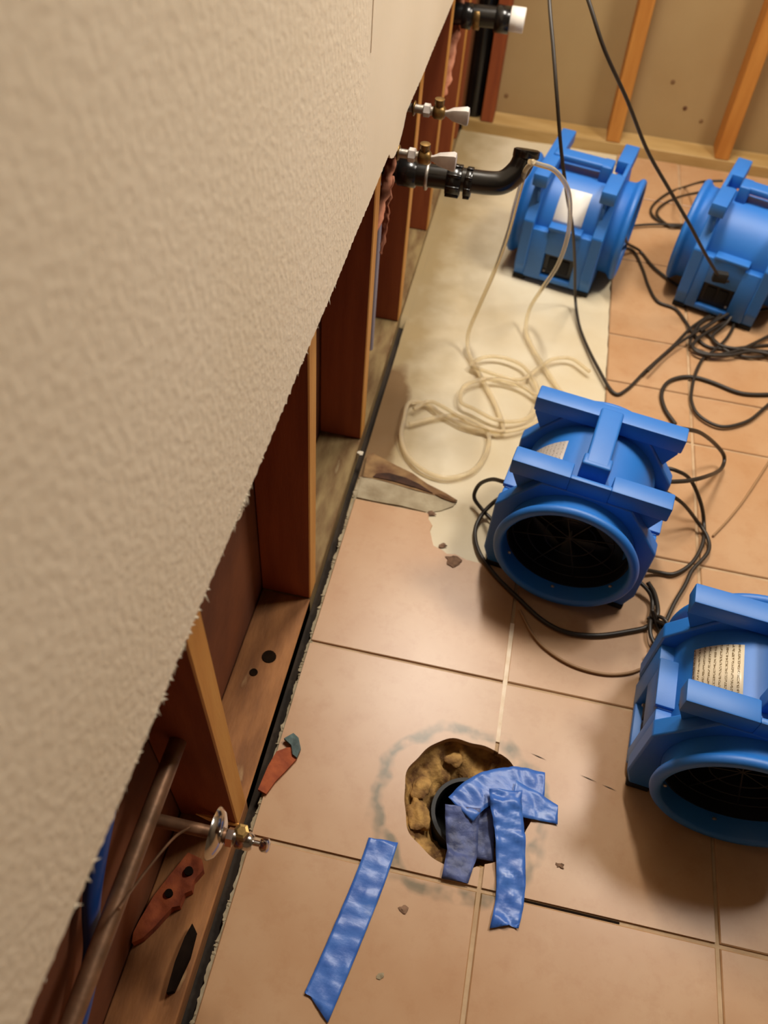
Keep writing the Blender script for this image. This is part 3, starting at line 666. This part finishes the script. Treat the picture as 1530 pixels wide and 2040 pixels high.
# ---------------------------------------------------------------- cords and hose
PT = PATHS
def cord(key, lab, cat='cord', r=0.0042, m=None, name='power_cord', group=None):
    o = cable(name, PT[key], r, m or M_cord); tag(o, lab, cat, group); return o
cord('hang_one', 'black cord hanging before the sticker-bearing rear fan, then crossing the floor right', r=0.0038)
cord('hang_two', 'thin black cord hanging down diagonally to the outlet of the right rear fan', r=0.0038)
cord('cord_ab', 'short black cord bridging the gap between the two rear fans', r=0.004)
cord('cord_floor', 'black cord looping over the tiles from the rear fan toward the right edge', r=0.0036)
cord('cord_wrap_b', 'black cord loop wrapped at left of the right rear fan, outer turn', r=0.0036)
cord('cord_wrap_b2', 'black cord from the right rear fan to the fan on the pale patch, inner turn', r=0.0036)
cord('cord_tangle', 'black cord with a wide loose loop on the tiles right of the central fan', r=0.0038)
cord('cord_tangle2', 'black cord tangled in front of the right rear fan', r=0.0042)
cord('cord_tangle3', 'black cord lying across the tangle before the right rear fan, reaching the right edge', r=0.0042)
cord('cord_tangle4', 'short black cord arching up to the outlet of the right rear fan', r=0.0042)
cord('cord_tangle5', 'black cord running from the right edge over the tangle toward the central fan', r=0.0036)
cord('cord_s', 'thick black cord curving over the tiles behind the central fan to the right edge', r=0.0046)
for key, r in (('cord_c_right', 0.0042), ('cord_c_left', 0.004)):
    o = cord(key, {'cord_c_right': 'black cord loop sticking out at upper right of the central fan', 'cord_c_left': 'small black cord loop at left of the central fan'}[key], r=r)
cord('cord_c_right2', 'black cord bowing out at right of the central fan, outer strand', r=0.0038)
cord('cord_c_right3', 'black cord running down between the central fan and the nearest fan', r=0.0038)
cord('cord_c_left2', 'long black cord curving under the front of the central fan', r=0.0042)
cord('cord_d', 'short black cord tucked behind the left corner of the nearest fan', r=0.0038)
M_tanc = mat('brown_cord', (156, 120, 82), None, rough=0.5)
cord('cord_tan', 'thin brown cord sagging on the tiles between central and nearest fan', m=M_tanc, r=0.0026)
cord('cord_tan2', 'thin brown cord running to the right edge beside the central fan', m=M_tanc, r=0.0022)
# plug at the end of the hanging cord
q = Vector(PT['hang_two'][-1])
plug = bx('plug', q.x - 0.012, q.x + 0.022, q.y - 0.006, q.y + 0.012, q.z - 0.016, q.z + 0.010, M_rubber, None, 0.004, 2)
tag(plug, 'black plug with a cord at the outlet of the right rear fan', 'plug')
# knotted bundle of cord by the nearest fan
kb = []
for k in range(46):
    a = k * 0.62; kb.append((0.600 + 0.014 * math.cos(a) + 0.006 * math.sin(a * 0.37), 0.252 + 0.040 * math.sin(a * 0.5), 0.018 + 0.012 * math.sin(a * 1.3)))
tag(cable('cord_bundle', kb, 0.0036, M_cord, None, 8, 5), 'knotted bundle of black cord between the central and nearest fans', 'cord')

hose = empty('vinyl_hose', PT['hose_one'][0])
tag(hose, 'clear vinyl hose draped over the black drain elbow and coiled on the floor', 'hose')
for key in ('hose_one', 'hose_two', 'hose_coil'):
    o = cable('hose_strand', [(x - hose.location.x, y - hose.location.y, z - hose.location.z) for x, y, z in PT[key]], 0.0046, M_hose, hose, 12)

# ---------------------------------------------------------------- basin drain and supplies
def child_tube(root, name, pts, r, m, seg=20):
    bm = bmesh.new(); tube(bm, pts, r, seg); return obj(name, bm, m, root, 60)
def ring(root, name, x0, x1, r, m, seg=24, ribs=0):
    bm = bmesh.new(); e = 0.0015
    lathe(bm, [(r - e, x0), (r, x0 + e), (r, x1 - e), (r - e, x1)], seg, 'X')
    for k in range(ribs):
        a = 2 * math.pi * k / ribs; c, s = math.cos(a) * r, math.sin(a) * r
        box(bm, x0 + 0.001, x1 - 0.001, c - 0.003, c + 0.003, s - 0.003, s + 0.003, 0.0008, 1)
    return obj(name, bm, m, root, 50)
dr = empty('drain_pipe', (-0.012, 0.815, 0.483))
tag(dr, 'black plastic basin drain arm with elbow sticking out of the open left wall', 'pipe')
child_tube(dr, 'trap_arm', catmull([(-0.07, 0, -0.002), (0.0, 0, 0), (0.10, 0, 0.004), (0.160, 0, 0.006), (0.188, 0.003, 0.012), (0.208, 0.012, 0.032), (0.216, 0.018, 0.055)], 6), 0.0205, M_abs, 28)
ring(dr, 'slip_nut', 0.085, 0.112, 0.0265, M_abs, 24, 8)
ring(dr, 'slip_nut', 0.118, 0.132, 0.0255, M_abs, 24, 8)
ring(dr, 'wall_collar', -0.004, 0.03, 0.024, M_abs, 24)
ring(dr, 'pipe_clamp', 0.046, 0.052, 0.0245, M_alu, 24)
bm = bmesh.new(); lathe(bm, [(0.0205, 0), (0.0235, 0.002), (0.0235, 0.014), (0.0195, 0.016)], 24, 'Z', (0, 0, 0), mtx=Matrix.Translation((0.217, 0.019, 0.052)) @ Matrix.Rotation(-0.4, 4, 'X')); obj('elbow_rim', bm, M_abs, dr, 60)

def supply(x, y, z, lab, tilt=0.0, foil=False):
    r = empty('stop_valve', (x, y, z)); tag(r, lab, 'valve', 'basin stop valves on the left wall')
    child_tube(r, 'stub_pipe', [(-0.055, 0, 0), (0.05, 0, 0)], 0.0075, M_alu, 14)
    ring(r, 'escutcheon', 0.0, 0.004, 0.013, M_brass, 20)
    bm = bmesh.new(); lathe(bm, [(0.008, 0.018), (0.0115, 0.020), (0.0115, 0.030), (0.008, 0.032)], 6, 'X'); obj('compression_nut', bm, M_lgrey, r)
    bm = bmesh.new(); lathe(bm, [(0.009, 0.036), (0.012, 0.040), (0.012, 0.054), (0.008, 0.058)], 16, 'X'); obj('valve_body', bm, M_brass, r, 50)
    bm = bmesh.new(); lathe(bm, [(0.006, 0.0), (0.0065, 0.006), (0.009, 0.007), (0.009, 0.015), (0.005, 0.016)], 12, 'Z', (0.046, 0, 0.008)); obj('outlet_nipple', bm, M_brass, r, 50)
    bm = bmesh.new(); lathe(bm, [(0.0045, 0.056), (0.006, 0.062), (0.012, 0.072), (0.0175, 0.096), (0.016, 0.100), (0.010, 0.101)], 8, 'X', (0, 0, 0))
    for v in bm.verts:
        if v.co.x > 0.060: v.co.y *= 0.60
    obj('valve_handle', bm, M_lgrey, r, 30)
    return r
supply(-0.008, 0.728, 0.562, 'dull metal stop valve just above the black drain arm', 0)
supply(-0.008, 0.872, 0.574, 'dull metal stop valve furthest from the camera, above the other basin valve', 0)
# vertical supply risers in the bay behind the valves
for k, (y, z0, z1) in enumerate(((0.728, 0.02, 0.60), (0.872, 0.02, 0.66))):
    bm = bmesh.new(); tube(bm, [(-0.058, y, z0), (-0.058, y, z1)], 0.008, 12)
    o = obj('supply_riser', bm, (M_copper, mat('grey_pex', (150, 146, 170), None, rough=0.4))[k], None, 60)
    tag(o, ('copper riser inside the wall feeding the nearer basin valve', 'grey plastic riser inside the wall feeding the further basin valve')[k], 'pipe')
# second, capped drain stub further along the wall
d2 = empty('capped_stub', (-0.012, 1.60, 0.482)); tag(d2, 'black drain stub with a white end cap near the room corner', 'pipe')
child_tube(d2, 'stub_pipe', [(-0.05, 0, 0), (0.115, 0, 0.008)], 0.024, M_abs, 24)
ring(d2, 'coupling', 0.002, 0.026, 0.0285, M_abs, 24); ring(d2, 'pipe_clamp', 0.030, 0.046, 0.0268, M_brass, 24)
c_ = ring(d2, 'rubber_boot', 0.082, 0.118, 0.030, M_abs, 24); c_.location.z = 0.004
c_ = ring(d2, 'end_cap', 0.117, 0.152, 0.0275, M_white, 24); c_.location.z = 0.008
# vertical black vent in the corner bay
bm = bmesh.new(); tube(bm, [(0.0155, YB + 0.045, 0.0325), (0.0155, YB + 0.045, 2.3)], 0.0265, 20)
tag(obj('vent_pipe', bm, M_abs, None, 60), 'dark vertical vent pipe between the two corner studs of the back wall', 'pipe')

# ragged torn strips hanging from the cut drywall
def rag(pts, wid, lab, seed):
    bm = bmesh.new(); P = catmull(pts, 8); rows = []; n = len(P)
    for i, q in enumerate(P):
        t = i / (n - 1); wdt = wid * (0.7 + 0.5 * noise.noise(Vector((i * 0.4, seed, 0)))) * (1 if t < 0.8 else max(0.08, (1 - t) / 0.2))
        row = []
        for s in (-1, -0.3, 0.3, 1):
            row.append(bm.verts.new(q + Vector((s * wdt * 0.33 + 0.004 * noise.noise(Vector((i * 0.5, s * 2, seed))), -s * wdt * 0.25, s * wdt * 0.12 + 0.003 * noise.noise(Vector((i, s, seed)))))))
        rows.append(row)
    for a, b in zip(rows, rows[1:]):
        for k in range(3): bm.faces.new((a[k], a[k + 1], b[k + 1], b[k]))
    o = obj('torn_strip', bm, M_paper, None, 60); s = o.modifiers.new('s', 'SOLIDIFY'); s.thickness = 0.0015
    tag(o, lab, 'torn paper', 'torn strips in the left wall'); return o
rag([(-0.020, 0.775, 0.60), (-0.024, 0.775, 0.54), (-0.024, 0.74, 0.50), (-0.024, 0.68, 0.475), (-0.022, 0.61, 0.452)], 0.045, 'ragged pinkish strip hanging below the drain arm, longer pointed end', 2)
rag([(-0.020, 0.765, 0.50), (-0.020, 0.74, 0.45), (-0.018, 0.72, 0.415), (-0.018, 0.690, 0.385)], 0.022, 'short pinkish prong hanging beside the longer ragged strip', 5)
rag([(-0.024, 1.62, 0.56), (-0.024, 1.60, 0.47), (-0.024, 1.56, 0.40), (-0.022, 1.46, 0.36), (-0.022, 1.40, 0.345)], 0.06, 'ragged orange-brown strip hanging under the capped stub', 8)

# ---------------------------------------------------------------- toilet supply stop
ts = empty('toilet_stop_valve', (0.0, -0.312, 0.228)); tag(ts, 'chrome toilet stop valve with round flange in the nearest stud bay', 'valve')
child_tube(ts, 'stub_pipe', [(-0.075, 0, 0), (0.03, 0, 0)], 0.0078, M_copper, 14)
bm = bmesh.new(); lathe(bm, [(0.009, 0.010), (0.016, 0.0095), (0.026, 0.005), (0.031, -0.001), (0.0315, -0.003), (0.030, -0.002), (0.024, 0.003), (0.009, 0.007)], 48, 'X', closed=True); obj('wall_flange', bm, M_chrome, ts, 60)
bm = bmesh.new(); lathe(bm, [(0.008, 0.012), (0.0115, 0.014), (0.0115, 0.022), (0.008, 0.024)], 6, 'X'); obj('compression_nut', bm, M_chrome, ts)
bm = bmesh.new(); lathe(bm, [(0.0085, 0.024), (0.011, 0.027), (0.011, 0.042), (0.008, 0.046)], 18, 'X'); obj('valve_body', bm, M_chrome, ts, 50)
bm = bmesh.new(); lathe(bm, [(0.006, 0.0), (0.0065, 0.012), (0.009, 0.013), (0.009, 0.024), (0.0055, 0.025)], 6, 'Z', (0.034, 0, 0.008)); obj('outlet_nipple', bm, M_brass, ts)
bm = bmesh.new(); lathe(bm, [(0.0035, 0.046), (0.0035, 0.054), (0.010, 0.055), (0.013, 0.058), (0.013, 0.064), (0.009, 0.066)], 20, 'X')
for v in bm.verts:
    if v.co.x > 0.0545: v.co.y *= 0.6
obj('oval_handle', bm, M_chrome, ts, 50)

# pipes in the nearest bay
bm = bmesh.new(); P = [(-0.060, -0.2335, 0.318), (-0.060, -0.36, 0.314), (-0.060, -0.55, 0.309), (-0.060, -0.85, 0.304), (-0.060, -1.1, 0.30)]
tube(bm, P, 0.0105, 16); o = obj('supply_pipe', bm, M_copper, None, 60); tag(o, 'grey-brown metal pipe running level through the nearest stud bays', 'pipe')
cp = cable('blue_supply_line', [(-0.085, -0.30, 0.42), (-0.085, -0.37, 0.375), (-0.085, -0.43, 0.315), (-0.080, -0.47, 0.255), (-0.078, -0.53, 0.215), (-0.075, -0.64, 0.19), (-0.07, -0.8, 0.18)], 0.0095, M_pex, None, 14)
tag(cp, 'blue plastic supply line crossing behind the grey-brown pipe', 'pipe')
wr = cable('bare_wire', [(-0.045, -0.44, 0.35), (-0.05, -0.40, 0.30), (-0.04, -0.34, 0.262), (-0.03, -0.315, 0.240)], 0.0016, M_copper); tag(wr, 'thin bare wire running from the pipe to the chrome flange', 'wire')
# rusty strap on the plate
def slab_poly(name, poly, z0, z1, m, lab, cat, seed=1, amp=0.003, holes=()):
    bm = lump_strip(poly, z0, z1, amp, seed)
    o = obj(name, bm, m, None, 50); tag(o, lab, cat)
    for (x, y, r) in holes:
        b2 = bmesh.new(); lathe(b2, [(r, z1 - 0.001), (r, z1 + amp + 0.0006), (r * 0.6, z1 + amp + 0.001)], 12, 'Z', (x, y, 0)); obj('bolt_hole', b2, M_dark, o, 60)
    return o
slab_poly('rusty_plate', [(-0.066, -0.288), (-0.045, -0.292), (-0.038, -0.305), (-0.046, -0.322), (-0.044, -0.334), (-0.052, -0.340), (-0.053, -0.356), (-0.062, -0.360), (-0.068, -0.372), (-0.076, -0.388), (-0.086, -0.404), (-0.097, -0.412), (-0.100, -0.400), (-0.098, -0.385), (-0.091, -0.352), (-0.080, -0.322)], 0.022, 0.040, M_rust, 'ragged orange rusted plate lying on the sole plate in the nearest bay', 'scrap', 3, 0.004, ((-0.056, -0.312, 0.006), (-0.072, -0.345, 0.0055)))
slab_poly('plaster_scrap', [(-0.030, -0.372), (-0.022, -0.380), (-0.020, -0.41), (-0.026, -0.452), (-0.034, -0.456), (-0.036, -0.42), (-0.034, -0.39)], 0.020, 0.036, M_dark, 'black scrap on the sole plate below the rusted plate', 'scrap', 6, 0.003)
# rusty flake with teal piece on the tile edge
slab_poly('rust_flake', [(-0.004, -0.168), (0.010, -0.172), (0.018, -0.150), (0.030, -0.128), (0.040, -0.108), (0.034, -0.090), (0.020, -0.094), (0.006, -0.104), (0.000, -0.130)], -0.001, 0.006, M_rust, 'orange rust flake lying on the tile edge beside the wall', 'scrap', 2, 0.002)
slab_poly('teal_flake', [(0.012, -0.082), (0.024, -0.070), (0.034, -0.076), (0.042, -0.092), (0.040, -0.108), (0.032, -0.104), (0.026, -0.090)], 0.0035, 0.010, M_teal, 'small teal-grey paint flake on top of the rust flake', 'scrap', 7, 0.001)

# ---------------------------------------------------------------- toilet flange hole
fl = empty('toilet_flange', (HC[0], HC[1], -0.02)); tag(fl, 'open black toilet drain in a rough round hole in the tiles', 'drain')
def bowl():
    bm = bmesh.new(); A = 96; rows = []
    prof = [(1.0, 0.012), (0.97, 0.000), (0.90, -0.010), (0.80, -0.016), (0.70, -0.020), (0.62, -0.026), (0.56, -0.036), (0.54, -0.07)]
    for (f, z) in prof:
        row = []
        for k in range(A):
            a = 2 * math.pi * k / A; r = hole_r(a) * 1.02 * f
            px = 0.010 * (1 - f); p_ = Vector((r * math.cos(a) + 1.0 * px, r * math.sin(a) - 1.2 * px, z))
            if 0.55 < f < 0.98: p_.z += 0.016 * noise.noise(Vector((p_.x * 45, p_.y * 45, 2))) + 0.009 * noise.noise(Vector((p_.x * 120, p_.y * 120, 6)))
            row.append(bm.verts.new(p_))
        rows.append(row)
    for a, b in zip(rows, rows[1:]):
        for k in range(A): bm.faces.new((a[k], a[(k + 1) % A], b[(k + 1) % A], b[k]))
    return bm
obj('broken_mortar', bowl(), M_chunk, fl, 70)
bm = bmesh.new(); lathe(bm, [(0.056, 0.004), (0.050, 0.004), (0.049, -0.10), (0.055, -0.10)], 48, 'Z', (0.006, -0.008, -0.008), closed=True); obj('drain_throat', bm, M_inner, fl, 60)
bm = bmesh.new(); lathe(bm, [(0.0, -0.098), (0.052, -0.098), (0.052, -0.102), (0.0, -0.102)], 32, 'Z', (0.006, -0.008, 0)); obj('drain_bottom', bm, M_inner, fl)
for k, (a, r, s) in enumerate(((2.9, 0.074, 0.014), (3.5, 0.072, 0.018), (1.9, 0.078, 0.012))):
    bm = bmesh.new(); bmesh.ops.create_icosphere(bm, subdivisions=3, radius=s)
    for v in bm.verts:
        v.co *= 1 + 0.5 * noise.noise(v.co * 90 + Vector((k, 0, 0))); v.co.z *= 0.45; v.co.y *= 1.3
        v.co = Matrix.Rotation(a, 3, 'Z') @ v.co; v.co += Vector((r * math.cos(a), r * math.sin(a), -0.008))
    obj('mortar_chunk', bm, M_chunk, fl, 80)

def ribbon(name, pts, wid, m, parent, seed, amp=0.003, nW=8, ends=(0, 0)):
    P = catmull(pts, 10); n = len(P); bm = bmesh.new(); rows = []
    for i, q in enumerate(P):
        Tn = (P[min(i + 1, n - 1)] - P[max(i - 1, 0)]); side = Vector((Tn.y, -Tn.x, 0))
        side = side.normalized() if side.length > 1e-8 else Vector((1, 0, 0))
        row = []
        wl_ = wid[0] + (wid[1] - wid[0]) * i / (n - 1) if isinstance(wid, tuple) else wid
        for k in range(nW + 1):
            s = (k / nW - 0.5); off = 0
            if i == 0: off = ends[0] * s
            if i == n - 1: off = ends[1] * s
            c = q + side * s * wl_ + Tn.normalized() * off
            fold = abs(noise.noise(Vector((c.x * 38 + c.y * 20, c.y * 45, seed)))) * amp * 2 + amp * 0.5 * noise.noise(Vector((c.x * 130, c.y * 130, seed)))
            row.append(bm.verts.new((c.x, c.y, c.z + max(0, fold))))
        rows.append(row)
    for a, b in zip(rows, rows[1:]):
        for k in range(nW): bm.faces.new((a[k], a[k + 1], b[k + 1], b[k]))
    o = obj(name, bm, m, parent, 60); sd = o.modifiers.new('s', 'SOLIDIFY'); sd.thickness = 0.0003; sd.offset = 1
    return o
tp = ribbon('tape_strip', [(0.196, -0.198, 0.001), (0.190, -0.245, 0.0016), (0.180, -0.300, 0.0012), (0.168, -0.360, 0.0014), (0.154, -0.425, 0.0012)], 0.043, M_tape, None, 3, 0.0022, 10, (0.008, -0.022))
tag(tp, 'loose strip of crinkled blue masking tape stuck alone on the tiles', 'tape')
tc_ = empty('flange_tape', (0.36, -0.1, 0.0)); tag(tc_, 'crumpled blue masking tape stuck across the open toilet drain', 'tape')
def rb(pts, wid, m, seed, amp=0.003, ends=(0, 0)): return ribbon('tape_strip', [(x - 0.36, y + 0.1, z) for x, y, z in pts], wid, m, tc_, seed, amp, 8, ends)
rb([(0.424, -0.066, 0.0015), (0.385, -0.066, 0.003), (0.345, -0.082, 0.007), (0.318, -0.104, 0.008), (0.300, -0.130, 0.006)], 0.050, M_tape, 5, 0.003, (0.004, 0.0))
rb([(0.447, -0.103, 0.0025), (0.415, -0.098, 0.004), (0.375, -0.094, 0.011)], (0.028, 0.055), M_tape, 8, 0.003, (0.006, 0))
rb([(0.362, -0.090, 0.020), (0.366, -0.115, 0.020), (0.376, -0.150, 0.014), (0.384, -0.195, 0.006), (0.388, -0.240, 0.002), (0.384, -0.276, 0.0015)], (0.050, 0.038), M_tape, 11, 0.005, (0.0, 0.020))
rb([(0.303, -0.125, 0.008), (0.306, -0.150, 0.002), (0.312, -0.185, -0.003), (0.310, -0.205, 0.004), (0.307, -0.232, 0.0025)], (0.054, 0.038), M_tape_d, 14, 0.004, (0, 0.006))
rb([(0.332, -0.115, 0.000), (0.335, -0.150, -0.008), (0.338, -0.190, -0.010)], (0.04, 0.045), M_tape_d, 17, 0.004)

# ---------------------------------------------------------------- small debris
def chip(x, y, s, m, lab, seed, z=0.0):
    bm = bmesh.new(); bmesh.ops.create_icosphere(bm, subdivisions=2, radius=s)
    for v in bm.verts:
        v.co *= 1 + 1.3 * noise.noise(v.co * (1.1 / s) + Vector((seed * 3.7, 0.5, 0))); v.co.z = v.co.z * 0.25; v.co.x *= 1.4; v.co += Vector((x, y, z + s * 0.2))
    o = obj('debris_chip', bm, m, None, 60); tag(o, lab, 'debris'); return o
chip(0.222, 0.336, 0.010, M_debris, 'largest grey-brown chip beside the broken tile corner', 1)
chip(0.196, 0.366, 0.005, M_debris, 'small grey chip just left of the largest chip', 5)
chip(0.160, 0.440, 0.006, M_debris, 'small dark chip at the end of the grey mortar ridge', 9)
chip(0.456, -0.176, 0.004, M_debris, 'tiny dark speck on the tile right of the toilet drain', 3)
chip(0.244, -0.284, 0.0045, M_debris, 'small dark speck on the tile right of the lone tape strip', 4)
chip(0.228, -0.372, 0.0035, M_gray, 'tiny pale chip on the tile near the lower end of the lone tape', 6)
chip(-0.006, 0.545, 0.004, M_core, 'small pale plaster crumb in the gap beside the sole plate', 7, 0.018)
